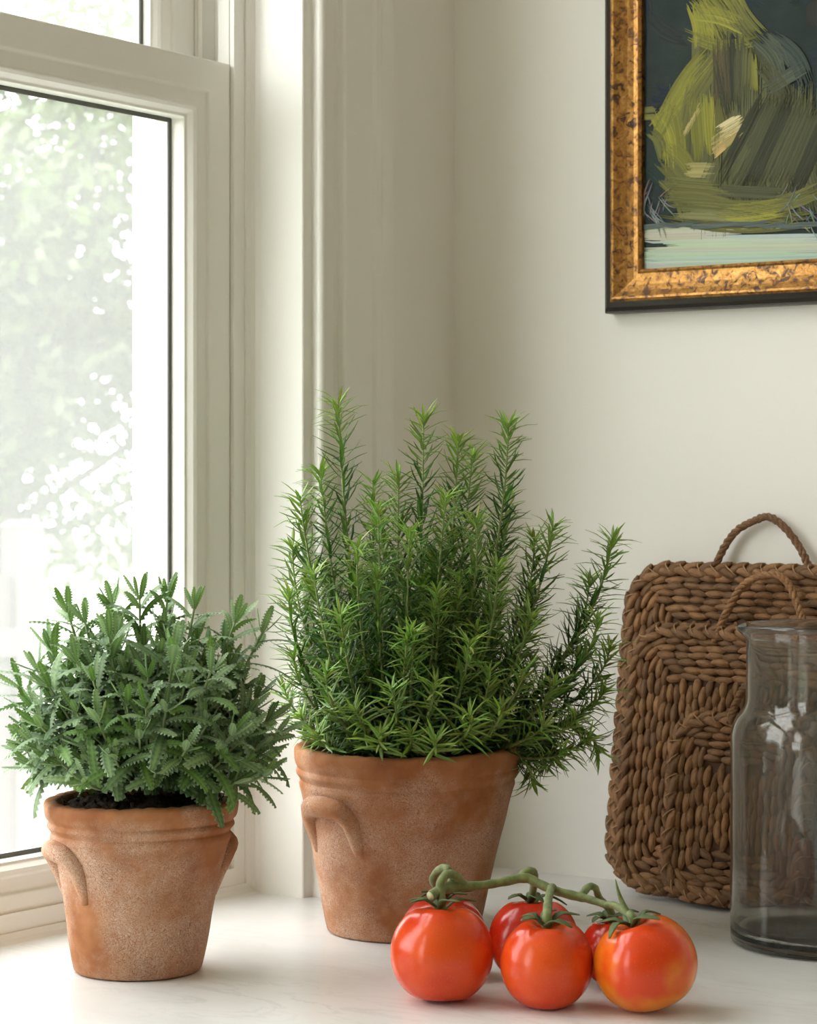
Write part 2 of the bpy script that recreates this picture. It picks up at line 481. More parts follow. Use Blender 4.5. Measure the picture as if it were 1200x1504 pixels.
def casing(name, W):
    y0, y1, z0, z1 = W
    s = 0.0
    cp = [(0, 0.0), (0, 0.003), (-0.001, 0.004), (-0.0125, 0.0045), (-0.0130, 0.0060)]
    for k in range(9):                          # proud bead
        a = math.pi * k / 8; cp.append((-0.0170 + 0.004 * math.cos(a), 0.0110 + 0.0050 * math.sin(a)))
    cp += [(-0.0215, 0.0085), (-0.026, 0.0090), (-0.036, 0.0120), (-0.0435, 0.0120), (-0.0440, 0.0165)]
    for k in range(1, 6):                       # rounded step
        a = math.pi / 2 * k / 5; cp.append((-0.0475 + 0.0035 * math.cos(a), 0.0165 + 0.0035 * math.sin(a)))
    cp += [(-0.049, 0.0190), (-0.088, 0.0195), (-0.092, 0.0215), (-0.099, 0.0225), (-0.103, 0.0210), (-0.121, 0.0205), (-0.123, 0.0185), (-0.123, 0.0)]
    v, f = sweep((y0, y1, 0.0, z1), cp, closed=False)
    o = MB().add(v, f).obj(name, M['trim'], smooth=False, kind='structure')
    return o
casing('trim_1', W1)
casing('added_window_trim', W_added)  # casing of the added, unseen window

# ------------------------------------------------------------------ counter top (L-shaped, under the window and along the back wall)
b = MB()
poly = [(0, 0), (0, -3.50), (0.72, -3.50), (0.72, -0.72), (2.9, -0.72), (2.9, 0)]
n = len(poly)
b.add([(x, y, -0.036) for x, y in poly] + [(x, y, 0.0) for x, y in poly],
      [tuple(range(n, 2 * n))[::-1], tuple(range(n))] + [(i, i + n, (i + 1) % n + n, (i + 1) % n) for i in range(n)])
ct = b.obj('countertop', M['marble'], smooth=False, label='white marble countertop with faint grey veins under the window', cat='countertop')
bv = MB(); bv.box((0.02, -3.48, ZF), (0.66, -0.02, -0.036))
bv.obj('base_cabinet', M['trim'], smooth=False, label='plain painted base cabinet carrying the marble countertop below the window', cat='cabinet')

# ================================================================== terracotta pots
def make_pot(root, prof, inner, lean, m, handle_specs, seed):
    rr = random.Random(seed)
    ph = [rr.uniform(0, 6.28) for _ in range(6)]
    ztop = max(z for r, z in prof)
    def wob(p, g, i):
        k = 1 + 0.006 * math.sin(2 * g + ph[0]) + 0.003 * math.sin(5 * g + ph[1] + p.z * 30)
        q = Vector((p.x * k, p.y * k, p.z))
        t = p.z / ztop
        q.z += 0.0010 * t * math.sin(2 * g + ph[2]) + (0.0003 * t * (math.sin(11 * g + ph[3]) + math.sin(29 * g + ph[4]) + math.sin(47 * g)) if t > 0.9 else 0)
        return q + rt * lean * t
    P = [(0.0, 0.0)] + smooth_prof(prof, 4) + inner
    v, f = lathe(P, 120, wob)
    pot = MB().add(v, f).obj('pot', m, root)
    def rad(z):
        for (r0, z0), (r1, z1) in zip(prof, prof[1:]):
            if z0 <= z <= z1: return r0 + (r1 - r0) * (z - z0) / max(1e-6, z1 - z0)
        return prof[-1][0]
    # lug handles: an inverted U pressed on the wall, legs fading into the clay
    for ang, wid, zt, hh, tr in handle_specs:
        pts = []; rd = []
        for k in range(33):
            t = -1 + 2 * k / 32
            s = abs(t)
            lat = math.copysign(min(1, s / 0.62) ** 0.9, t)
            drop = 0 if s < 0.4 else ((s - 0.4) / 0.6) ** 1.35
            z = zt - hh * drop - 0.004 * s
            R0 = rad(z)
            out = tr * (0.22 - 1.45 * max(0, s - 0.42))
            a = ang + lat * wid / R0 * (1 + 0.12 * drop)
            c = (rt * math.sin(a) - fw * math.cos(a)) * (R0 + out)
            pts.append(c + UP * z + rt * lean * z / ztop); rd.append(tr * (1.0 - 0.30 * s ** 2))
        v, f = tube(pts, rd, 14)
        MB().add(v, f).obj('handle', m, pot)
    return pot
def make_soil(root, r, z, lean, ztop, mound, seed):
    rr = random.Random(seed); n = 72; rings = 26
    v = [Vector((0, 0, z + mound))]; f = []
    for i in range(1, rings + 1):
        for k in range(n):
            g = 2 * math.pi * k / n; q = i / rings
            h = z + mound * (1 - q * q) + rr.uniform(-1, 1) * 0.0016 + 0.002 * math.sin(7 * g + 9 * q)
            v.append(Vector((r * q * math.cos(g), r * q * math.sin(g), h)))
    for k in range(n): f.append((0, 1 + k, 1 + (k + 1) % n))
    for i in range(rings - 1):
        for k in range(n):
            a = 1 + i * n + k; b_ = 1 + i * n + (k + 1) % n
            f.append((a, a + n, b_ + n, b_))
    mb = MB().add([p + rt * lean * 0.95 for p in v], f)
    for _ in range(170):                         # crumbs and fibres
        g = rr.uniform(0, 6.28); q = math.sqrt(rr.random()) * 0.95
        p = Vector((r * q * math.cos(g), r * q * math.sin(g), z + mound * (1 - q * q))) + rt * lean * 0.95
        if rr.random() < 0.6:
            s = rr.uniform(0.0012, 0.0034)
            vv, ff = lathe([(0, -s), (s * rr.uniform(.7, 1.1), -s * .4), (s * rr.uniform(.6, 1), s * .5), (0, s)], 6)
            mb.add([p + Vector(x) for x in vv], ff)
        else:
            d = Vector((rr.uniform(-1, 1), rr.uniform(-1, 1), rr.uniform(-.1, .5))).normalized() * rr.uniform(.006, .014)
            vv, ff = tube([p, p + d * .5 + UP * .002, p + d], 0.0004, 4); mb.add(vv, ff)
    return mb.obj('soil', M['soil'], root, label='dark crumbly potting soil')

P1 = onZ(202, 1424); P1.z = 0
lav = empty('potted_lavender', P1, label='smaller terracotta pot of bushy grey-green toothed-leaf lavender beside the window sash', cat='potted plant', group='terracotta herb pots on the counter')
prof1 = [(0.0440, 0.0), (0.0490, 0.0012), (0.0512, 0.006), (0.0550, 0.0263), (0.0578, 0.0477), (0.0632, 0.0779), (0.0668, 0.0933), (0.0695, 0.1020), (0.0708, 0.1055), (0.0706, 0.1085), (0.0700, 0.1103),
         (0.0712, 0.1122), (0.0733, 0.1150), (0.0730, 0.1172), (0.0722, 0.1190), (0.0738, 0.1212), (0.0752, 0.1240), (0.0760, 0.1290), (0.0762, 0.1325), (0.0750, 0.1345)]
inner1 = [(0.0730, 0.1350), (0.0685, 0.1352), (0.0660, 0.1340), (0.0645, 0.130), (0.061, 0.108), (0.0, 0.106)]
make_pot(lav, prof1, inner1, 0.0035, M['terra1'], [(math.radians(-63), 0.0230, 0.0985, 0.034, 0.0085), (math.radians(117), 0.0230, 0.0985, 0.034, 0.0085)], 3)
make_soil(lav, 0.0640, 0.1275, 0.0035, 0.135, 0.0125, 5)

P2 = onZ(592, 1366); P2.z = 0
ros = empty('potted_rosemary', P2, label='larger terracotta pot of tall rosemary standing in front of the wall corner', cat='potted plant', group='terracotta herb pots on the counter')
prof2 = [(0.0590, 0.0), (0.0640, 0.0012), (0.0662, 0.006), (0.0690, 0.0190), (0.0742, 0.0457), (0.0805, 0.0753), (0.0855, 0.0957), (0.0885, 0.1110), (0.0912, 0.1215), (0.0924, 0.1255), (0.0922, 0.1285), (0.0918, 0.1303),
         (0.0932, 0.1325), (0.0952, 0.1357), (0.0950, 0.1385), (0.0944, 0.1405), (0.0956, 0.1430), (0.0968, 0.1465), (0.0975, 0.1520), (0.0972, 0.1560), (0.0955, 0.1582)]
inner2 = [(0.0930, 0.1588), (0.088, 0.1586), (0.0855, 0.157), (0.084, 0.152), (0.080, 0.13), (0.0, 0.128)]
make_pot(ros, prof2, inner2, 0.004, M['terra2'], [(math.radians(-50), 0.0270, 0.1135, 0.036, 0.0092), (math.radians(130), 0.0270, 0.1135, 0.036, 0.0092)], 8)
make_soil(ros, 0.0825, 0.146, 0.004, 0.158, 0.006, 9)

# ================================================================== lavender
def leaf_mesh(name, arch, fold, tw, tone, seed, lobes=10):
    """toothed lavender leaf, unit length along +X, face up +Z; returns verts, faces, colours"""
    rr = random.Random(seed)
    v = []; f = []; c = []
    N = lobes * 2 + 1
    edge = tuple(x * 1.0 for x in tone[1]); body = tone[0]; mid = tone[2]
    for i in range(N):
        t = i / (N - 1)
        wd = 0.135 * (math.sin(math.pi * (0.10 + 0.86 * t ** 0.92)) ** 0.62) * (0.62 + 0.5 * t if t < 0.8 else 1.02)
        tooth = 1.0 if i % 2 else 0.56
        if i == N - 1: tooth = 0.5
        x = t - 0.10 * arch * t * t
        z = arch * (0.30 * t - 0.62 * t * t)
        y = tw * t * t * 0.16
        e = wd * tooth
        dz = 0.03 if i % 2 else -0.012
        v += [Vector((x, y - e, z + e * fold - dz)), Vector((x, y - wd * 0.42, z + wd * fold * 0.62 + 0.012)), Vector((x, y, z)), Vector((x, y + wd * 0.42, z + wd * fold * 0.62 + 0.012)), Vector((x, y + e, z + e * fold - dz))]
        k = rr.uniform(0.92, 1.08) * (1 + (.22 if i % 2 else -.28))
        c += [tuple(q * k for q in edge), tuple(q * k for q in body), mid, tuple(q * k for q in body), tuple(q * k for q in edge)]
    for i in range(N - 1):
        for k in range(4):
            a = i * 5 + k
            f.append((a, a + 5, a + 6, a + 1))
    return v, f, c
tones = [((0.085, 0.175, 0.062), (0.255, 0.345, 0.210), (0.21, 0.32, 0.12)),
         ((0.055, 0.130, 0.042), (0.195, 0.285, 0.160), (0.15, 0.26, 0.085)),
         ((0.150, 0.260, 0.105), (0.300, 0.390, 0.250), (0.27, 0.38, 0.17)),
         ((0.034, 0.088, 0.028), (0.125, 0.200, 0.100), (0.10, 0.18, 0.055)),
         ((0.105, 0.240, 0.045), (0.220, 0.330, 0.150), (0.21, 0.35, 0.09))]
LM = []
for ti, tn in enumerate(tones):
    for vi, (ar, fo, tw) in enumerate(((0.45, 0.22, 0.2), (0.75, 0.15, -0.5), (0.2, 0.30, 0.4), (-0.25, 0.50, -0.2))):
        v, f, c = leaf_mesh('leaf', ar, fo, tw, tn, ti * 7 + vi)
        mb = MB().add(v, f, c)
        LM.append((ti, v, f, c, mb.mesh('lavender_leaf', M['lav'])))
def frame(o, x, up, s, sy=1.0):
    x = x.normalized(); z = (up - x * up.dot(x))
    if z.length < 1e-4: z = x.orthogonal()
    z.normalize(); y = z.cross(x)
    return Matrix(((x.x * s, y.x * s * sy, z.x * s, o.x), (x.y * s, y.y * s * sy, z.y * s, o.y), (x.z * s, y.z * s * sy, z.z * s, o.z), (0, 0, 0, 1)))
RL = random.Random(21)
stems = []; leaves = []
def loc(dx, dd, z): return rt * dx + fw * dd + UP * z
NS = 84
targets = []
for i in range(NS):
    g = i * 2.39996; e = 1 - (i + 0.5) / NS * 1.14
    el = math.asin(max(-0.2, min(1, e)))
    k = RL.uniform(0.84, 1.04)
    targets.append((0.006 + 0.098 * math.cos(el) * math.sin(g) * k, -0.088 * math.cos(el) * math.cos(g) * k, 0.168 + 0.098 * math.sin(el) * k))
for i in range(26):                              # inner fill
    g = RL.uniform(0, 6.28); q = RL.uniform(0.1, 0.7)
    targets.append((0.09 * q * math.sin(g), -0.08 * q * math.cos(g), RL.uniform(0.17, 0.235)))
# sprigs the photo singles out along the outline
for px, py, dd in ((55, 985, -.01), (48, 1100, -.03), (75, 955, .02), (30, 1010, .03), (125, 915, .0), (245, 885, .02), (285, 895, -.02), (345, 915, .0), (385, 930, .01), (405, 1080, -.02), (100, 900, .02), (165, 890, .03), (205, 880, .0), (385, 1140, -.04),
                   (345, 1150, -.05), (215, 1040, -.085), (340, 1080, -.075), (255, 960, -.07), (130, 1120, -.06), (160, 935, -.05), (310, 985, -.075)):
    p = Q(px, py, 1.877 + dd) - P1
    targets.append((p.dot(rt), p.dot(fw), p.z))
for i, (dx, dd, z) in enumerate(targets):
    tip = loc(dx, dd, z)
    bs = loc(dx * 0.16 + 0.006, dd * 0.16 + 0.004, 0.134)
    side = loc(dx, dd, 0)
    c1 = bs + side * 0.20 + UP * 0.022
    rd0 = (tip - loc(0.004, 0, 0.15)).normalized()
    c2 = tip - (rd0 * 0.75 + UP * 0.4).normalized() * 0.034
    pts = [bs * (1 - t) ** 3 + c1 * 3 * t * (1 - t) ** 2 + c2 * 3 * t * t * (1 - t) + tip * t ** 3 for t in [k / 12 for k in range(13)]]
    L = sum((pts[k + 1] - pts[k]).length for k in range(12))
    stems.append(pts)
    nn = max(5, int(L * 0.74 / 0.0100))
    az = RL.uniform(0, 6.28)
    for k in range(nn + 1):
        t = 0.26 + 0.74 * k / nn
        j = min(11, int(t * 12)); p = pts[j].lerp(pts[j + 1], t * 12 - j)
        tg = (pts[j + 1] - pts[j]).normalized()
        a = tg.orthogonal().normalized(); bq = tg.cross(a)
        tipf = (t - 0.72) / 0.28
        for s in (0, 1) if k < nn else (0, 1, 2, 3):
            g = az + k * math.pi / 2 + s * (math.pi if k < nn else math.pi / 2) + RL.uniform(-.3, .3)
            rd = a * math.cos(g) + bq * math.sin(g)
            if k < nn:
                sp = math.radians(RL.uniform(52, 82) - (26 * max(0, tipf)))
                ln = RL.uniform(0.034, 0.050) * (1 - 0.25 * max(0, tipf))
            else:
                sp = math.radians(RL.uniform(12, 42)); ln = RL.uniform(0.016, 0.026)
            d = tg * math.cos(sp) + rd * math.sin(sp) - UP * (0.18 if t < .5 else 0.05)
            q = RL.random()
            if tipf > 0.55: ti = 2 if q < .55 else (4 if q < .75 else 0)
            elif t < 0.5: ti = 3 if q < .55 else 1  # deep-set leaves get the darkest tones, shade inside the bush put into colour
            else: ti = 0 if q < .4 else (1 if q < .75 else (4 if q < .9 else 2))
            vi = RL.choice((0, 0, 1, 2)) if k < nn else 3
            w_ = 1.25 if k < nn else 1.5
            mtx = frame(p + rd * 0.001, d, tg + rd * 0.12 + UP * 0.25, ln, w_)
            bad = False
            for u in (0.25, 0.5, 0.75, 1.0):
                w3 = mtx @ Vector((u, 0, 0)); h3 = math.hypot(w3.x, w3.y)
                if w3.z < 0.140 and h3 < 0.086 and not (h3 < 0.058 and w3.z > 0.128): bad = True
            q3 = mtx @ Vector((0.7, 0, 0))
            if q3.z < 0.152 and q3.dot(fw) < 0.01 and abs(q3.dot(rt) + 0.012) < 0.052: continue
            if bad: continue
            tipw = P1 + p + d.normalized() * ln
            pr = proj(tipw)
            # how large it shows: near the viewer and on the outside of the bush
            score = -((tipw - CAM).dot(fw)) + 0.55 * ((p.dot(rt) / 0.11) ** 2 + ((p.z - 0.17) / 0.12) ** 2) * 0.10 + RL.uniform(0, 0.01)
            leaves.append((score, len(stems) - 1, LM[ti * 4 + vi], mtx))
stem_obj = []
for pts in stems:
    v, f = tube(pts, [0.0017 - 0.0008 * k / 12 for k in range(13)], 6)
    cc = [tuple(a * (1 - k / 12) + b_ * k / 12 for a, b_ in zip((0.13, 0.09, 0.05), (0.22, 0.30, 0.13))) for k in range(13) for _ in range(6)]
    stem_obj.append(MB().add(v, f, cc).obj('stem', M['stem'], lav))
leaves.sort(key=lambda t: -t[0])
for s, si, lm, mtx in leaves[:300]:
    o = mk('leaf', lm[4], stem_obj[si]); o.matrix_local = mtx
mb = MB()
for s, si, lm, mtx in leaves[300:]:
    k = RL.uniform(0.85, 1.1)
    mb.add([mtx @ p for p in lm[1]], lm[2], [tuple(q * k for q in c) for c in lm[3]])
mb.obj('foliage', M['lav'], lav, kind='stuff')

# ================================================================== rosemary
RR = random.Random(5)
def needles(pts, t0, dens, lmin, lmax, tone=1.0, tiplen=0.78):
    mb = MB()
    cum = [0.0]
    for a, b_ in zip(pts, pts[1:]): cum.append(cum[-1] + (b_ - a).length)
    L = cum[-1]
    az = RR.uniform(0, 6.28)
    s = L * t0; k = 0
    while s <= L * 0.999:
        t = s / L
        j = 0
        while j < len(cum) - 2 and cum[j + 1] < s: j += 1
        p = pts[j].lerp(pts[j + 1], (s - cum[j]) / max(1e-6, cum[j + 1] - cum[j]))
        tg = (pts[j + 1] - pts[j]).normalized(); a = tg.orthogonal().normalized(); bq = tg.cross(a)
        rem = (L - s)
        young = max(0.0, 1 - rem / 0.055)
        for q in range(2 if rem > 0.01 else 3):
            g = az + k * 1.57 + q * (3.14 if rem > 0.01 else 2.094) + RR.uniform(-.45, .45)
            rd = a * math.cos(g) + bq * math.sin(g)
            sp = math.radians((RR.uniform(34, 70) if RR.random() < .75 else RR.uniform(60, 98)) * (1 - 0.38 * young ** 3))
            ln = RR.uniform(lmin, lmax) * (1 - (1 - tiplen) * young)
            d = (tg * math.cos(sp) + rd * math.sin(sp)).normalized()
            n_ = (tg - d * tg.dot(d)).normalized(); sd_ = d.cross(n_)
            bend = RR.uniform(-0.34, 0.30) - 0.38 * young * (rem < 0.03)
            wd = RR.uniform(0.00095, 0.00145)
            dk = (0.040, 0.098, 0.022); md = (0.095, 0.190, 0.040); lt = (0.255, 0.390, 0.080)
            z = RR.random()
            base = md if z < .5 else dk
            cl = tuple((x * (1 - young) + y * young) * RR.uniform(.8, 1.15) * tone for x, y in zip(base, lt))
            ed = tuple(x * 0.75 for x in cl); ctr = tuple(min(1, x * 1.45) for x in cl)
            h3 = p + d * ln * .7
            if h3.z < 0.160 and 0.076 < math.hypot(h3.x, h3.y) < 0.102: continue
            v = []; cs = []
            for i, (u, ww) in enumerate(((0, .45), (.28, 1), (.68, 0.95), (1, .12))):
                c0 = p + d * (ln * u) + n_ * (bend * ln * u * u)
                v += [c0 - sd_ * wd * ww - n_ * wd * .45 * ww, c0 + n_ * wd * .15, c0 + sd_ * wd * ww - n_ * wd * .45 * ww]
                cs += [ed, ctr, ed]
            f = []
            for i in range(3):
                o = i * 3
                f += [(o, o + 1, o + 4, o + 3), (o + 1, o + 2, o + 5, o + 4)]
            mb.add(v, f, cs)
        k += 1
        s += dens * RR.uniform(.75, 1.25) * (1 - 0.35 * young)
    return mb
def sprig(tipw, bowout=0.0, base=None, lmin=0.019, lmax=0.030, t0=0.16, dens=0.0027, sag=None, tone=1.0):
    tip = tipw - P2
    hd = Vector((tip.x, tip.y, 0))
    bs = base if base is not None else hd * 0.35 + UP * 0.148
    if base is None and hd.length * 0.35 > 0.07: bs = hd.normalized() * 0.07 + UP * 0.148
    Lz = tip.z - bs.z
    if sag is None:
        c1 = bs + (hd - Vector((bs.x, bs.y, 0))) * 0.55 + UP * max(0.02, Lz) * 0.30
        c2 = tip - UP * max(0.015, Lz * 0.33) - hd * 0.03 + rt * RR.uniform(-.008, .008)
    else:
        c1 = bs + hd * 0.35 + UP * 0.035; c2 = tip + UP * sag - hd * 0.04
    n = 18
    pts = [bs * (1 - t) ** 3 + c1 * 3 * t * (1 - t) ** 2 + c2 * 3 * t * t * (1 - t) + tip * t ** 3 for t in [k / n for k in range(n + 1)]]
    v, f = tube(pts, [0.0019 - 0.0013 * k / n for k in range(n + 1)], 6)
    cc = [tuple(a * (1 - (k / n) ** .6) + b_ * (k / n) ** .6 for a, b_ in zip((0.16, 0.11, 0.06), (0.26, 0.34, 0.11))) for k in range(n + 1) for _ in range(6)]
    so_ = MB().add(v, f, cc).obj('sprig', M['stem'], ros)
    needles(pts, t0, dens, lmin, lmax, tone).obj('needles', M['ros'], so_, kind='stuff')
D2 = 2.047
tall = [(497, 592, -.01), (622, 612, -.03), (674, 645, .02), (747, 622, .0), (694, 668, .05), (440, 728, -.02), (470, 690, .04), (548, 705, .03), (555, 745, -.05), (586, 700, .05), (812, 770, -.02), (900, 790, .02),
        (602, 780, -.07), (525, 800, -.065), (655, 730, -.05), (700, 760, -.06), (745, 730, .04), (785, 790, .05), (865, 850, .04), (878, 905, -.02), (430, 800, .03), (425, 870, -.03), (460, 840, -.055), (730, 830, -.07)]
for px, py, dd in tall:
    sprig(Q(px, py, D2 + dd))
for i in range(80):                              # crowding sprigs of the middle of the bush
    g = RR.uniform(0, 6.28); q = RR.uniform(0.15, 1)
    dx = 0.115 * q * math.sin(g); dd = -0.10 * q * math.cos(g)
    z = 0.175 + RR.uniform(0.0, 0.19) * (1 - 0.35 * q)
    sprig(P2 + loc(dx + 0.008, dd, z), t0=0.10, lmin=0.017, lmax=0.026)
for px, py, dd in ((430, 960, -.03), (418, 1010, .0), (440, 1050, -.05), (465, 1075, -.07), (520, 1040, -.09), (480, 985, -.08), (575, 1010, -.10), (640, 1000, -.10), (640, 1085, -.105), (690, 1050, -.10), (735, 1040, -.085), (560, 1075, -.1),
                   (770, 985, -.07), (815, 1000, -.05), (850, 960, .0), (895, 950, .02), (890, 1010, .0), (845, 1050, -.03), (800, 1060, -.06), (865, 1085, -.01), (830, 1100, -.03), (600, 930, -.095), (690, 940, -.09), (500, 900, -.08), (780, 900, -.06)):
    sprig(Q(px, py, D2 + dd), t0=0.2)
for px, py, dd in ((782, 1150, -.02), (815, 1118, .0), (800, 1125, .03), (880, 1105, .02)):
    sprig(Q(px, py, D2 + dd), sag=0.03, t0=0.35)

# ================================================================== woven trays leaning on the back wall
def strand_mesh(name, L, Wd, Hh, seed, m=None):
    rr = random.Random(seed); v = []; f = []; n = 8; S = 7
    for i in range(S):
        t = i / (S - 1); x = (t - 0.5) * L
        k = max(0.22, math.sin(math.pi * (0.06 + 0.88 * t)) ** 0.7)
        tw = (t - .5) * 1.1 + rr.uniform(-.1, .1); dy = Wd * 0.10 * math.sin(t * 3 + seed)
        for q in range(n):
            g = 2 * math.pi * q / n
            rj = 1 + 0.10 * math.sin(3 * g + seed + t * 2)
            y = Wd / 2 * k * rj * math.cos(g); z = Hh * k * rj * math.sin(g)
            v.append(Vector((x, y * math.cos(tw * .25) + dy, z + Hh * 0.15 * math.sin(math.pi * t))))
    for i in range(S - 1):
        for q in range(n):
            q2 = (q + 1) % n
            f.append((i * n + q, i * n + q2, (i + 1) * n + q2, (i + 1) * n + q))
    f.append(tuple(range(n - 1, -1, -1))); f.append(tuple((S - 1) * n + q for q in range(n)))
    mb = MB().add(v, f)
    return v, f, mb.mesh(name, m or M['straw'])
STR = [strand_mesh('strand', 0.0205, 0.0082, 0.0036, s) for s in range(4)]
BRD = [strand_mesh('braid_strand', 0.024, 0.0088, 0.0045, s + 10) for s in range(3)]
def rrect(hw, h, inset, rc, n=None):
    """closed outline of a rounded rectangle (x, z), z from 0..h, starting bottom centre"""
    r = max(0.004, rc - inset); x = hw - inset; z0 = inset; z1 = h - inset
    P = []
    for cx, cz, a0 in ((x - r, z0 + r, -90), (x - r, z1 - r, 0), (-x + r, z1 - r, 90), (-x + r, z0 + r, 180)):
        for k in range(9):
            a = math.radians(a0 + 90 * k / 8)
            P.append(Vector((cx + r * math.cos(a), 0, cz + r * math.sin(a))))
    return P
def walk(P, pitch, off=0.0):
    P = P + [P[0]]; cum = [0]
    for a, b_ in zip(P, P[1:]): cum.append(cum[-1] + (b_ - a).length)
    L = cum[-1]; n = max(4, round(L / pitch)); out = []
    for k in range(n):
        s = ((k + off) % n) * L / n; j = 0
        while j < len(cum) - 2 and cum[j + 1] <= s: j += 1
        d = P[j + 1] - P[j]
        if d.length < 1e-7: continue
        out.append((P[j] + d * ((s - cum[j]) / d.length), d.normalized(), L / n))
    return out
def make_tray(label, xc, ybase, lean, hw, h, rc, th, rings, cover, seed, rim_w=0.010):
    rr = random.Random(seed)
    root = empty('woven_tray', (xc, ybase, 0.0065), label=label, cat='tray', group='nested woven trays against the wall')
    root.rotation_euler = (-lean, 0, 0)
    N = Vector((0, -1, 0))
    # backing slab
    P = rrect(hw, h, 0.004, rc); n = len(P)
    mb = MB(); mb.add([p + N * 0.001 for p in P] + [p + N * (th - 0.004) for p in P], [tuple(range(n)), tuple(range(2 * n - 1, n - 1, -1))] + [(i, i + n, (i + 1) % n + n, (i + 1) % n) for i in range(n)])
    mb.obj('base', M['trayback'], root, smooth=False)
    S = []
    for k in range(rings):
        P = rrect(hw, h, rim_w + 0.0036 + k * 0.0068, rc)
        for p, t, L in walk(P, 0.0172, 0.5 * (k % 2) + rr.uniform(-.08, .08)):
            S.append((p, t, L))
    ins = rim_w + 0.0002 + rings * 0.0068
    x = -hw + ins + 0.0036; c = 0
    while x < hw - ins - 0.002:
        z = ins + 0.009 + (0.0085 if c % 2 else 0)
        while z < h - ins - 0.003:
            S.append((Vector((x, 0, z)), Vector((0, 0, 1)), 0.0172)); z += 0.0172
        x += 0.0069; c += 1
    mats = []
    for p, t, L in S:
        q = p + N * (th - 0.0028 + rr.uniform(-.0007, .0007)) + Vector((rr.uniform(-.0006, .0006), 0, rr.uniform(-.0006, .0006)))
        t2 = (t + N * rr.uniform(-.05, .16) + Vector((rr.uniform(-1, 1), 0, rr.uniform(-1, 1))) * 0.10).normalized()
        m_ = frame(q, t2, N, 1.0) @ Matrix.Diagonal((L / 0.0172 * rr.uniform(.93, 1.1), rr.uniform(.88, 1.08), rr.uniform(.85, 1.2), 1))
        mats.append((cover(p), rr.random(), m_, rr.randrange(4)))
    mats.sort(key=lambda a: (-a[0], a[1]))
    for sc_, _, m_, k in mats[:290]:
        o = mk('strand', STR[k][2], root); o.matrix_local = m_
    if len(mats) > 290:
        mb = MB()
        for sc_, _, m_, k in mats[290:]: mb.add([m_ @ v for v in STR[k][0]], STR[k][1])
        mb.obj('weave', M['straw'], root, kind='stuff')
    # plaited rim: two slanted courses over the front edge and one round the outer side
    bm_ = []
    for row, (ins_, dep, sl, sh) in enumerate(((0.0072, th - 0.0006, 0.42, 0.0), (0.0030, th - 0.0018, -0.42, 0.5), (0.0008, th * 0.42, 0.35, 0.25))):
        P = rrect(hw, h, ins_, rc)
        for p, t, L in walk(P, 0.0165, sh):
            outd = Vector((t.z, 0, -t.x))
            nrm = (N if row < 2 else outd)
            sd_ = outd if row < 2 else -N
            d = (t + sd_ * sl * rr.uniform(.7, 1.2) + N * rr.uniform(-.05, .1)).normalized()
            bm_.append((p.z * 0 + (1 if (p.x < 0.02 or p.z > h * .8) else 0), frame(p + N * dep, d, nrm + (outd * .5 if row == 1 else Vector()), 1.0), rr.randrange(3)))
    bm_.sort(key=lambda a: -a[0])
    for _, m_, k in bm_[:280]:
        o = mk('braid_strand', BRD[k][2], root); o.matrix_local = m_
    # thread stitches binding the rim
    P = rrect(hw, h, 0.005, rc)
    for p, t, L in walk(P, 0.0165, 0.3):
        outd = Vector((t.z, 0, -t.x)); lean_ = t * rr.uniform(.002, .006)
        pts = [p - outd * 0.0055 + N * (th + 0.0012) - lean_, p + N * (th + 0.0040), p + outd * 0.0050 + N * (th + 0.0022) + lean_, p + outd * 0.0085 + N * (th * .55) + lean_, p + outd * 0.0070 + N * 0.002 + lean_]
        v, f = tube(spline(pts, 3), 0.00062, 5)
        MB().add(v, f).obj('stitch', M['stitch'], root)
    return root
LEAN = math.radians(9.2)
trays = []
def rope(root, pts, r=0.0026, turns=9):
    c = spline(pts, 12); n = len(c); mb = MB()
    for k in range(3):
        a = None; out = []
        t0 = (c[1] - c[0]).normalized(); a = t0.orthogonal().normalized()
        for i, p in enumerate(c):
            t = (c[min(i + 1, n - 1)] - c[max(0, i - 1)]).normalized()
            a = (a - t * a.dot(t)).normalized(); b_ = t.cross(a)
            g = turns * 2 * math.pi * i / (n - 1) + k * 2.094
            rj = r * (1 + 0.25 * math.sin(i * 1.7 + k))
            out.append(p + (a * math.cos(g) + b_ * math.sin(g)) * rj * 0.62)
        v, f = tube(out, [r * 0.86] * n, 7)
        mb.add(v, f)
    return mb.obj('handle', M['straw'], root)
def tray_handle(root, pix, Yfn):
    inv = root.matrix_basis.inverted()
    bpy.context.view_layer.update()
    inv = root.matrix_world.inverted()
    pts = [inv @ onY(px, py, Yfn(k / (len(pix) - 1))) for k, (px, py) in enumerate(pix)]
    rope(root, pts)
T1 = make_tray('largest dark brown woven tray at the back of the stack, touching the wall', 0.362, -0.0520, LEAN, 0.150, 0.303, 0.042, 0.013, 6,
               lambda p: (2 if (p.x < -0.118 or p.z > 0.235) else 0) - (p.x > 0.09), 31)
T2 = make_tray('middle-sized brown woven tray between the largest and smallest ones', 0.364, -0.0705, LEAN, 0.135, 0.246, 0.040, 0.013, 6,
               lambda p: (2 if (p.x < -0.055 or p.z > 0.16) else 0) - (p.x > 0.06) * 2, 32)
T3 = make_tray('smallest brown woven tray at the front of the stack behind the glass jar', 0.361, -0.0888, LEAN, 0.070, 0.168, 0.034, 0.012, 5,
               lambda p: 1 - p.x, 33)
tray_handle(T1, [(1040, 850), (1052, 828), (1066, 800), (1084, 778), (1108, 765), (1128, 759), (1150, 772), (1172, 800), (1186, 828), (1192, 850)], lambda t: -0.013 + 0.004 * math.sin(math.pi * t))
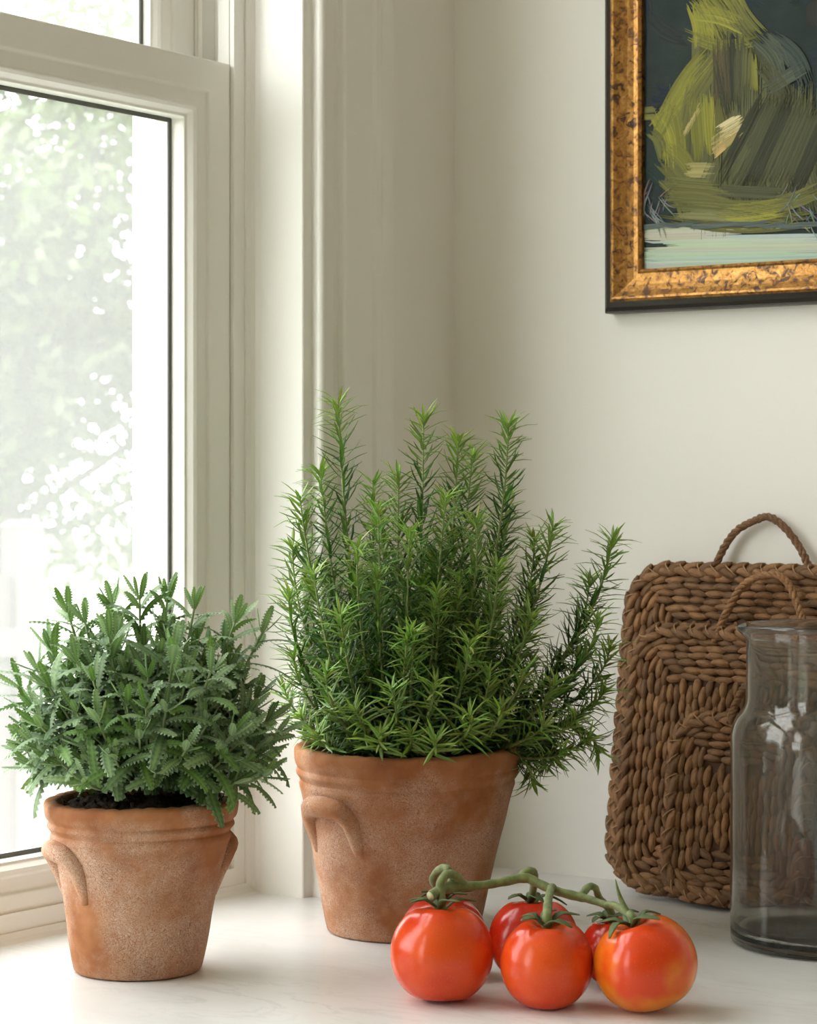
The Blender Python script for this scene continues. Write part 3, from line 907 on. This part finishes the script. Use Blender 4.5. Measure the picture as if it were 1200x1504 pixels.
tray_handle(T2, [(1050, 942), (1060, 915), (1072, 890), (1090, 862), (1112, 848), (1140, 845), (1158, 858), (1172, 890), (1180, 915), (1186, 942)], lambda t: -0.046 + 0.010 * math.sin(math.pi * t))
tray_handle(T3, [(1072, 1062), (1080, 1035), (1092, 1012), (1108, 998), (1130, 992), (1152, 1000), (1168, 1020), (1180, 1062)], lambda t: -0.079 + 0.006 * math.sin(math.pi * t))

# ================================================================== smoked glass jar
JC = onZ(1225, 1386); JC.z = 0
Rj, Rn = 0.0900, 0.0765
outer = [(0.0, 0.0), (0.080, 0.0), (0.0865, 0.0012), (0.0893, 0.004), (0.0900, 0.010), (0.0900, 0.060), (0.0898, 0.120), (0.0898, 0.168), (0.0892, 0.176), (0.0870, 0.184), (0.0835, 0.190), (0.0795, 0.1945), (0.0772, 0.199), (0.0765, 0.205),
         (0.0760, 0.230), (0.0762, 0.252), (0.0778, 0.258), (0.0795, 0.2615), (0.0798, 0.2645), (0.0785, 0.2665), (0.0762, 0.2665)]
innerp = [(0.0742, 0.2645), (0.0733, 0.258), (0.0730, 0.230), (0.0735, 0.206), (0.0742, 0.199), (0.0768, 0.1925), (0.0808, 0.188), (0.0842, 0.182), (0.0862, 0.175), (0.0868, 0.168), (0.0868, 0.120), (0.0870, 0.060), (0.0868, 0.020), (0.0850, 0.0135), (0.0800, 0.0105), (0.045, 0.0112), (0.0, 0.0125)]
prof = smooth_prof(outer[1:], 2)
prof = [(0.0, 0.0)] + prof + smooth_prof(innerp, 2)
sp_dir = math.atan2((-rt - fw * 0.15).y, (-rt - fw * 0.15).x)
def spout(p, g, i):
    k = max(0.0, (p.z - 0.2525) / 0.014)
    if k <= 0: return p
    d = (g - sp_dir + math.pi) % (2 * math.pi) - math.pi
    e = math.exp(-(d / 0.20) ** 2) * min(1, k)
    r = Vector((p.x, p.y, 0)).normalized()
    return p + r * 0.0085 * e - UP * 0.002 * e
prof = [(r * 0.953, z) for r, z in prof]
v, f = lathe(prof, 128, spout)
jar = MB().add(v, f).obj('glass_jar', M['jar'], label='wide smoked-grey glass carafe with narrower neck and pouring lip', cat='glass jar')
jar.location = JC

# ================================================================== tomatoes on the vine
def tomato(px, py, d, rpx, squash, lobes, seed, tilt, m, label, yaw=0.0, axis=None):
    rr = random.Random(seed)
    c = Q(px, py, d); Rr = rpx * d / F
    n, S = 64, 34; v = []; f = []
    ph = [rr.uniform(0, 6.28) for _ in range(4)]
    for i in range(S + 1):
        th = math.pi * i / S
        for k in range(n):
            g = 2 * math.pi * k / n
            sh = 1 + (0.020 * math.cos(lobes * g + ph[0]) + 0.014 * math.cos(3 * g + ph[1]) + 0.012 * math.cos(2 * g + ph[2])) * (math.cos(th) * 0.5 + 0.6) * math.sin(th) ** .6
            rad_ = Rr * sh
            s = math.sin(th); cz = math.cos(th)
            s = math.copysign(abs(s) ** 0.90, s)
            z = cz * squash * rad_
            z -= 0.20 * Rr * math.exp(-(th / 0.30) ** 2) * (1 + 0.15 * math.cos(lobes * g + ph[0])) if th < 1.2 else 0
            z += 0.10 * Rr * math.exp(-((math.pi - th) / 0.30) ** 2)
            v.append(Vector((rad_ * s * math.cos(g), rad_ * s * math.sin(g), z)))
    for i in range(S):
        for k in range(n):
            k2 = (k + 1) % n
            f.append((i * n + k, (i + 1) * n + k, (i + 1) * n + k2, i * n + k2))
    rot = Matrix.Rotation(yaw, 3, 'Z')
    if axis: rot = Matrix.Rotation(tilt, 3, axis) @ rot
    v = [rot @ p for p in v]
    zmin = min(p.z for p in v)
    o = MB().add(v, f).obj('tomato', m, label=label, cat='tomato', group='ripe tomatoes on one vine')
    o.location = (c.x, c.y, -zmin)
    top = rot @ Vector((0, 0, (squash - 0.20) * Rr))
    ax = (rot @ Vector((0, 0, 1))).normalized()
    # calyx of five pointed sepals
    a = ax.orthogonal().normalized(); b_ = ax.cross(a)
    hub = MB().add(*tube([top + ax * -0.001, top + ax * 0.002], [0.0042, 0.0030], 8)).obj('calyx', M['sepal'], o)
    for k in range(5):
        g = k * 1.2566 + rr.uniform(-.25, .25); L = Rr * rr.uniform(0.55, 0.85); cu = rr.uniform(-0.28, 0.10)
        dr = a * math.cos(g) + b_ * math.sin(g); sdv = ax.cross(dr)
        vv = []; ff = []
        for i in range(7):
            t = i / 6
            wdt = 0.0034 * math.sin(math.pi * (0.12 + 0.85 * t)) ** .8 + 0.0002
            lift = 0.0022 + 0.20 * Rr * min(1, t * L / (0.30 * Rr)) ** 1.5 * (1 if t * L < .4 * Rr else 1 - .3 * (t * L / Rr - .4)) + cu * L * t ** 2.4
            p = top + dr * (L * t) + ax * lift + sdv * (0.003 * math.sin(t * 3 + k))
            vv += [p - sdv * wdt + ax * wdt * .35, p, p + sdv * wdt + ax * wdt * .35]
        for i in range(6):
            q = i * 3; ff += [(q, q + 3, q + 4, q + 1), (q + 1, q + 4, q + 5, q + 2)]
        s_ = MB().add(vv, ff).obj('sepal', M['sepal'], hub)
        so2 = s_.modifiers.new('thick', 'SOLIDIFY'); so2.thickness = 0.0007
    return o.location + top, ax
cal = {}
cal['F1'] = tomato(649, 1393, 1.764, 75.5, 0.97, 5, 1, -0.10, M['tomR'], 'largest round red tomato at the cut end of the vine', 0.3, rt)
cal['F2'] = tomato(803, 1409, 1.741, 68, 0.985, 4, 2, 0.10, M['tomR'], 'smaller smooth red tomato between the biggest red and the orange one', 0.9, rt)
cal['F3'] = tomato(949, 1414, 1.728, 77, 0.90, 5, 3, -0.30, M['tomO'], 'orange-red tomato with yellow patches lying in front of the glass jar', 0.2, fw)
cal['B1'] = tomato(651, 1376, 1.852, 64, 0.95, 5, 4, -0.1, M['tomD'], 'red tomato mostly hidden behind the largest one', 1.3, rt)
cal['B2'] = tomato(783, 1376, 1.838, 65, 0.95, 6, 5, -0.1, M['tomD'], 'ribbed dark red tomato behind the small smooth one', 0.0, rt)
cal['B3'] = tomato(908, 1394, 1.815, 55, 0.95, 5, 6, -0.2, M['tomD'], 'small deep red tomato tucked behind the orange one', 2.0, fw)
vine = empty('tomato_vine', Q(760, 1300, 1.79), label='curved green tomato vine stalk lying across the tomatoes', cat='vine')
VO = vine.location.copy()
def vpath(P, rads, name='stalk', m='vine', n=9):
    pts = spline(P, 7); k = len(pts) - 1
    rd = [np.interp(i / k, np.linspace(0, 1, len(rads)), rads) for i in range(k + 1)]
    rd = [float(x) * (1 + 0.05 * math.sin(i * 1.3)) for i, x in enumerate(rd)]
    v, f = tube([p - VO for p in pts], rd, n)
    return MB().add(v, f).obj(name, M[m], vine)
main = [Q(x, y, d) for x, y, d in ((633, 1316, 1.765), (648, 1307, 1.772), (668, 1302, 1.782), (700, 1301, 1.79), (735, 1296, 1.797), (770, 1289, 1.80), (790, 1297, 1.797), (815, 1308, 1.79), (845, 1316, 1.785), (866, 1321, 1.78), (893, 1330, 1.77))]
vpath(main, [0.0040, 0.0042, 0.0044, 0.0034, 0.0034, 0.0040, 0.0036, 0.0034, 0.0036, 0.0030, 0.0026], 'stalk')
ce = main[0] - (main[1] - main[0]).normalized() * 0.0004
v, f = tube([ce - VO, main[0] - VO + (main[0] - main[1]).normalized() * 0.001], 0.0036, 9); MB().add(v, f).obj('cut_end', M['cut'], vine)
def ped(key, P, rads):
    t, ax = cal[key]
    vpath([t + ax * 0.0015, t + ax * 0.010] + [Q(*p) for p in P], rads, 'pedicel')
ped('F1', [(646, 1300, 1.77), (655, 1285, 1.775), (668, 1286, 1.78), (680, 1299, 1.785)], [0.0040, 0.0033, 0.0032, 0.0034, 0.0036])
ped('B1', [(636, 1295, 1.81), (643, 1279, 1.80), (655, 1275, 1.79), (662, 1286, 1.785), (664, 1300, 1.782)], [0.0032, 0.0030, 0.0030, 0.0032, 0.0034])
ped('B2', [(785, 1290, 1.815), (783, 1280, 1.808), (774, 1280, 1.803), (762, 1291, 1.80)], [0.0036, 0.0030, 0.0029, 0.0030, 0.0036])
ped('F2', [(806, 1318, 1.765), (810, 1304, 1.785), (812, 1304, 1.79)], [0.0042, 0.0034, 0.0030, 0.0032])
ped('B3', [(880, 1318, 1.80), (874, 1304, 1.795), (864, 1303, 1.79), (854, 1316, 1.785)], [0.0034, 0.0028, 0.0026, 0.0028, 0.0034])
ped('F3', [(912, 1335, 1.755), (900, 1329, 1.765), (890, 1329, 1.77)], [0.0036, 0.0030, 0.0027, 0.0027])
v, f = tube(spline([p - VO for p in (cal['F3'][0] + UP * 0.002, Q(914, 1325, 1.735), Q(907, 1305, 1.735), Q(904, 1291, 1.737))], 6), [0.0026 - 0.0023 * k / 18 for k in range(19)], 6)
MB().add(v, f).obj('tendril', M['vine'], vine)

# ================================================================== framed painting on the back wall
bl = onY(884, 460, -0.022)
FX0, FZ0 = bl.x, bl.z
FW_, FH_ = 0.345, 0.46
pic = empty('framed_painting', (FX0 + FW_ / 2, 0, FZ0), label='oil painting of a green pear in a worn gold and black frame', cat='painting')
def pl(p): return Vector((p[0] - FX0 - FW_ / 2, p[1], p[2] - FZ0))
rect = (-FW_ / 2, FW_ / 2, 0.0, FH_)
gold = [(0.010, -0.0235), (0.0125, -0.0255), (0.0145, -0.0250), (0.020, -0.0215), (0.026, -0.0185), (0.032, -0.0165), (0.0365, -0.0165), (0.0385, -0.0178), (0.0405, -0.0165), (0.0408, -0.010), (0.010, -0.010)]
v, f = sweep(rect, gold, plane='y'); fr_ = MB().add(v, f).obj('gilt_frame', M['gold'], pic, smooth=False)
blk = [(0.0, -0.0005), (0.0, -0.0150), (0.0015, -0.0185), (0.005, -0.0215), (0.010, -0.0236), (0.0102, -0.010), (0.014, -0.010), (0.014, -0.0005)]
v, f = sweep(rect, blk, plane='y'); MB().add(v, f).obj('outer_edge', M['black'], pic, smooth=False)
CY = -0.0115
mb = MB(); mb.box((-FW_ / 2 + 0.034, CY, 0.034), (FW_ / 2 - 0.034, -0.006, FH_ - 0.034)); cv = mb.obj('canvas', M['canvas'], pic, smooth=False)
# brush strokes: bundles of raised bristle marks
RB = random.Random(77)
pm = MB()
xmax, zmax, xmin, zmin_ = FW_ / 2 - 0.042, FH_ - 0.042, -FW_ / 2 + 0.0412, 0.0412
layer = [0]
def stroke(x0, y0, x1, y1, wpx, c, curve=0.0, var=0.18, dens=1.6, ragged=0.20, br=2.6):
    layer[0] += 1
    a = pl(onY(x0, y0, CY)); b_ = pl(onY(x1, y1, CY))
    d = b_ - a; d.y = 0; L = d.length
    if L < 1e-5: return
    t = d / L; s = Vector((-t.z, 0, t.x))
    wm = wpx * 0.00066
    nb = max(3, int(wpx / dens))
    for k in range(nb):
        u = (k + 0.5) / nb - 0.5 + RB.uniform(-.02, .02)
        s0 = RB.uniform(-ragged, ragged * .6); s1 = 1 + RB.uniform(-ragged, ragged)
        kk = 1 + RB.uniform(-var, var); sat = RB.uniform(-.03, .03)
        cc = (c[0] * kk * (1 + sat), c[1] * kk, c[2] * kk * (1 - sat))
        hw_ = wm / nb * RB.uniform(.45, 0.9) * br / 2.6
        lift = 0.00015 + 0.000012 * layer[0] + RB.uniform(0, .00025)
        vv = []; ok = True
        for i in range(7):
            q = s0 + (s1 - s0) * i / 6
            p = a + d * q + s * (u * wm + curve * L * math.sin(math.pi * q))
            p.x = min(max(p.x, xmin), xmax); p.z = min(max(p.z, zmin_), zmax)
            e = hw_ * (0.35 if i in (0, 6) else 1)
            yy = CY - lift
            vv += [Vector((p.x - s.x * e, yy + .00022, p.z - s.z * e)), Vector((p.x, yy, p.z)), Vector((p.x + s.x * e, yy + .00022, p.z + s.z * e))]
        ff = []
        for i in range(6):
            o = i * 3; ff += [(o, o + 1, o + 4, o + 3), (o + 1, o + 2, o + 5, o + 4)]
        pm.add(vv, ff, cc)
OL = (0.20, 0.20, 0.045); OL2 = (0.145, 0.145, 0.048); YG = (0.28, 0.275, 0.05); GR = (0.085, 0.088, 0.045); DK = (0.048, 0.052, 0.030); CR = (0.40, 0.33, 0.13); BG = (0.024, 0.034, 0.033); BR = (0.10, 0.082, 0.045); PG = (0.46, 0.54, 0.45); MG = (0.125, 0.128, 0.06)
for _ in range(46):                              # ground scumbles
    x = RB.uniform(930, 1290); y = RB.uniform(-60, 300); g = RB.uniform(0, 3.14); L = RB.uniform(20, 60)
    stroke(x, y, x + L * math.cos(g), y + L * math.sin(g), RB.uniform(12, 34), tuple(q * RB.uniform(.8, 1.35) for q in BG), RB.uniform(-.1, .1), 0.12, 2.4)
for k in range(16):                              # table
    y = 336 + k * 4.2; x = RB.uniform(925, 1000)
    stroke(x, y, x + RB.uniform(120, 300), y - RB.uniform(2, 9), 9, tuple(q * RB.uniform(.88, 1.12) for q in PG), 0, 0.07, 2.0)
ol = [(1040, 0), (1022, 25), (1016, 60), (1016, 92), (985, 132), (962, 170), (958, 205), (970, 245), (992, 285), (1018, 315), (1060, 328), (1120, 330), (1180, 318), (1218, 285), (1232, 235), (1222, 185), (1185, 145), (1145, 110), (1122, 75), (1108, 40), (1090, 5), (1065, -22)]
vv = [pl(onY(1090, 190, CY - .0001))] + [pl(onY(x, y, CY - .0001)) for x, y in ol]
pm.add(vv, [(0, k + 1, (k + 1) % len(ol) + 1) for k in range(len(ol))], [(0.10, 0.10, 0.048)] + [(0.13, 0.132, 0.05) if x < 1060 else (0.07, 0.076, 0.042) for x, y in ol])
for x, y, x1, y1, ww, c, cu in (
    # pear mass
    (1010, 150, 1000, 285, 60, MG, 0.05), (1062, 60, 1055, 305, 80, MG, 0), (1110, 110, 1120, 305, 80, MG, -0.03), (1160, 150, 1175, 300, 70, MG, -0.05), (1190, 160, 1215, 290, 60, GR, -.05),
    (1000, 310, 1180, 312, 46, OL2, -0.04), (985, 260, 1015, 310, 40, OL2, .1),
    (1040, -10, 1075, 40, 62, OL, 0.05), (1025, 10, 1035, 60, 34, YG, 0.05), (1075, 5, 1110, 55, 40, OL2, -.05), (1020, 55, 1100, 62, 18, OL, -.1), (1035, 20, 1085, 35, 22, YG, .05),
    (1040, 85, 985, 165, 34, OL, -0.05), (1060, 75, 1015, 150, 26, OL2, 0), (1012, 115, 970, 180, 26, YG, 0.05), (985, 150, 965, 200, 22, OL, .08), (968, 175, 985, 240, 24, YG, .08), (990, 160, 1000, 230, 22, OL, .03),
    (940, 163, 965, 160, 9, OL2, 0), (935, 172, 965, 172, 8, OL, 0), (958, 195, 975, 225, 16, OL2, .1), (985, 215, 1015, 250, 24, OL, .04), (980, 240, 1010, 290, 30, OL2, .08),
    (1018, 130, 1005, 195, 20, OL2, 0), (1022, 145, 1028, 225, 22, OL, 0), (1040, 145, 1045, 220, 20, YG, 0), (1058, 150, 1055, 215, 18, OL2, 0), (1005, 200, 1030, 155, 8, CR, 0), (1050, 215, 1090, 185, 26, CR, 0), (1060, 195, 1088, 178, 22, (0.62, 0.53, 0.30), 0), (1050, 225, 1065, 212, 14, (0.55, 0.38, 0.16), 0),
    (1060, 70, 1062, 150, 26, BR, 0), (1075, 65, 1080, 155, 22, DK, 0), (1090, 68, 1088, 150, 20, GR, 0), (1100, 75, 1098, 130, 16, OL2, 0), (1055, 100, 1068, 165, 12, DK, 0), (1108, 85, 1110, 130, 10, OL, 0),
    (1045, 250, 1010, 250, 22, (0.36, 0.32, 0.13), 0), (1050, 240, 1035, 275, 22, MG, 0),
    (1120, 150, 1066, 255, 24, DK, 0), (1140, 145, 1085, 262, 26, GR, 0), (1160, 150, 1105, 265, 22, DK, 0), (1180, 155, 1128, 268, 24, GR, 0), (1168, 165, 1130, 262, 7, DK, 0), (1195, 165, 1150, 270, 24, GR, 0), (1215, 175, 1170, 275, 24, DK, 0), (1100, 215, 1075, 258, 12, MG, 0),
    (1130, 130, 1180, 100, 20, (0.09, 0.105, 0.075), 0), (1120, 60, 1150, 110, 30, (0.085, 0.10, 0.07), .1), (1140, 60, 1185, 120, 26, (0.06, 0.078, 0.068), .1), (1125, 100, 1155, 140, 24, GR, 0),
    (985, 285, 1080, 300, 26, OL2, .06), (1000, 300, 1150, 318, 22, OL2, .02), (1010, 315, 1120, 325, 16, (0.20, 0.20, 0.09), .02), (1065, 310, 1165, 296, 20, OL, -.03), (1070, 322, 1150, 312, 12, YG, -.02), (1140, 300, 1200, 280, 22, OL2, -.05), (1060, 280, 1160, 285, 16, GR, 0), (990, 270, 1050, 275, 18, OL2, 0)):
    stroke(x, y, x1, y1, ww, c, cu)
for _ in range(46):                              # loose pale scratches at the pear's foot
    x = RB.choice((RB.uniform(936, 975), RB.uniform(1130, 1230))); y = RB.uniform(285, 335); g = RB.uniform(0.6, 1.4) * RB.choice((1, -1)); L = RB.uniform(14, 40)
    stroke(x, y, x + L * math.cos(g), y + L * math.sin(g), 1.6, tuple(q * RB.uniform(.45, 1.0) for q in (0.42, 0.46, 0.43)), RB.uniform(-.1, .1), 0.1, .6, br=1.6)
for k in range(10):
    x = 940 + k * 26; stroke(x, 332 + RB.uniform(-3, 3), x + 34, 330 + RB.uniform(-3, 3), 6, (0.10, 0.125, 0.115), 0, .2, 2)
pm.obj('brush_strokes', M['paint'], cv, kind='stuff')

# ================================================================== garden seen through the window
ZG = -1.05
mb = MB(); mb.box((-60, -60, ZG - 0.3), (-0.6, 60, ZG)); mb.obj('ground', M['grass'], smooth=False, kind='structure')
def garden_tree(base, crown, spread, n, ls, seed, label, pale):
    rr = random.Random(seed)
    root = empty('garden_tree', base, label=label, cat='tree', group='trees in the garden')
    c = Vector(crown) - Vector(base)
    MB().add(*tube(spline([Vector((0, 0, 0)), Vector((0.05, 0.03, c.z * .3)), c * 0.6, c], 6), [0.13 - 0.006 * k for k in range(19)], 10)).obj('trunk', M['bark'], root)
    fol = MB()
    for b_ in range(26):
        g = rr.uniform(0, 6.28); el = rr.uniform(-0.75, 1.45)
        e = c + Vector((math.cos(g) * math.cos(el) * spread[0], math.sin(g) * math.cos(el) * spread[1], math.sin(el) * spread[2])) * rr.uniform(.75, 1)
        st = c * rr.uniform(.55, .95)
        mid = (st + e) / 2 + Vector((0, 0, rr.uniform(-.1, .25)))
        pts = spline([st, mid, e], 8)
        MB().add(*tube(pts, [0.025 - 0.0012 * k for k in range(17)], 5)).obj('branch', M['bark'], root)
        for _ in range(n // 26):
            t = rr.random() ** .6
            p = pts[int(t * 16)] + Vector((rr.gauss(0, 1), rr.gauss(0, 1), rr.gauss(0, 1) - .3)) * 0.16 * spread[0] / 1.5
            d = Vector((rr.uniform(-1, 1), rr.uniform(-1, 1), rr.uniform(-1.1, .4))).normalized(); u = Vector((rr.uniform(-1, 1), rr.uniform(-1, 1), 1)).normalized()
            s = d.cross(u).normalized(); L = ls * rr.uniform(.6, 1.25); wq = L * .27
            k = rr.uniform(.75, 1.25)
            fol.add([p, p + d * L * .5 + s * wq, p + d * L, p + d * L * .5 - s * wq], [(0, 1, 2), (0, 2, 3)], tuple(q * k for q in pale))
    fol.obj('foliage', M['leafout'], root, smooth=False, kind='stuff')
def gp(px, d, z): 
    r = ray(px, HY); p = CAM + r * d; p.z = z; return p
q = gp(-60, 10.5, ZG)
garden_tree(q, gp(50, 10.5, 1.05), (1.45, 1.45, 1.75), 19000, 0.085, 1, 'broad leafy garden tree straight behind the fence', (0.060, 0.080, 0.030))
q = gp(-1000, 11.3, ZG)
garden_tree(q, gp(-1000, 11.3, 0.95), (1.4, 1.4, 1.6), 9000, 0.09, 2, 'smaller leafy garden tree standing next to the broad one along the fence', (0.060, 0.078, 0.030))
fp = gp(33, 7.0, ZG)
n_ = Vector((-0.25, -1, 0)).normalized()
fe = empty('garden_fence', fp, label='pale weathered board fence with square posts on the lawn', cat='fence')
fe.rotation_euler.z = math.atan2(n_.y, n_.x)
h_ = 1.345
for i in range(4):
    x = 1.5 * i
    mb = MB(); mb.box((x - .045, -.045, 0), (x + .045, .045, h_ - .02)); po_ = mb.obj('post', M['fence'], fe, smooth=False)
    mb = MB(); mb.add([(x + a, b_, h_ - .02) for a, b_ in ((-.05, -.05), (.05, -.05), (.05, .05), (-.05, .05))] + [(x + a, b_, h_) for a, b_ in ((-.03, -.03), (.03, -.03), (.03, .03), (-.03, .03))], [(3, 2, 1, 0), (4, 5, 6, 7), (0, 1, 5, 4), (1, 2, 6, 5), (2, 3, 7, 6), (3, 0, 4, 7)])
    mb.obj('cap', M['fence'], po_, smooth=False)
    if i < 3:
        for k in range(9):
            c = x + 0.75 - 0.66 + k * .165
            mb = MB(); mb.box((c - .07, -.012, .06), (c + .07, .012, 1.18 + .01 * math.sin(k * 2))); mb.obj('board', M['fence'], fe, smooth=False)
        for z in (.3, .95):
            mb = MB(); mb.box((x + .045, .012, z), (x + 1.455, .05, z + .08)); mb.obj('rail', M['fence'], fe, smooth=False)
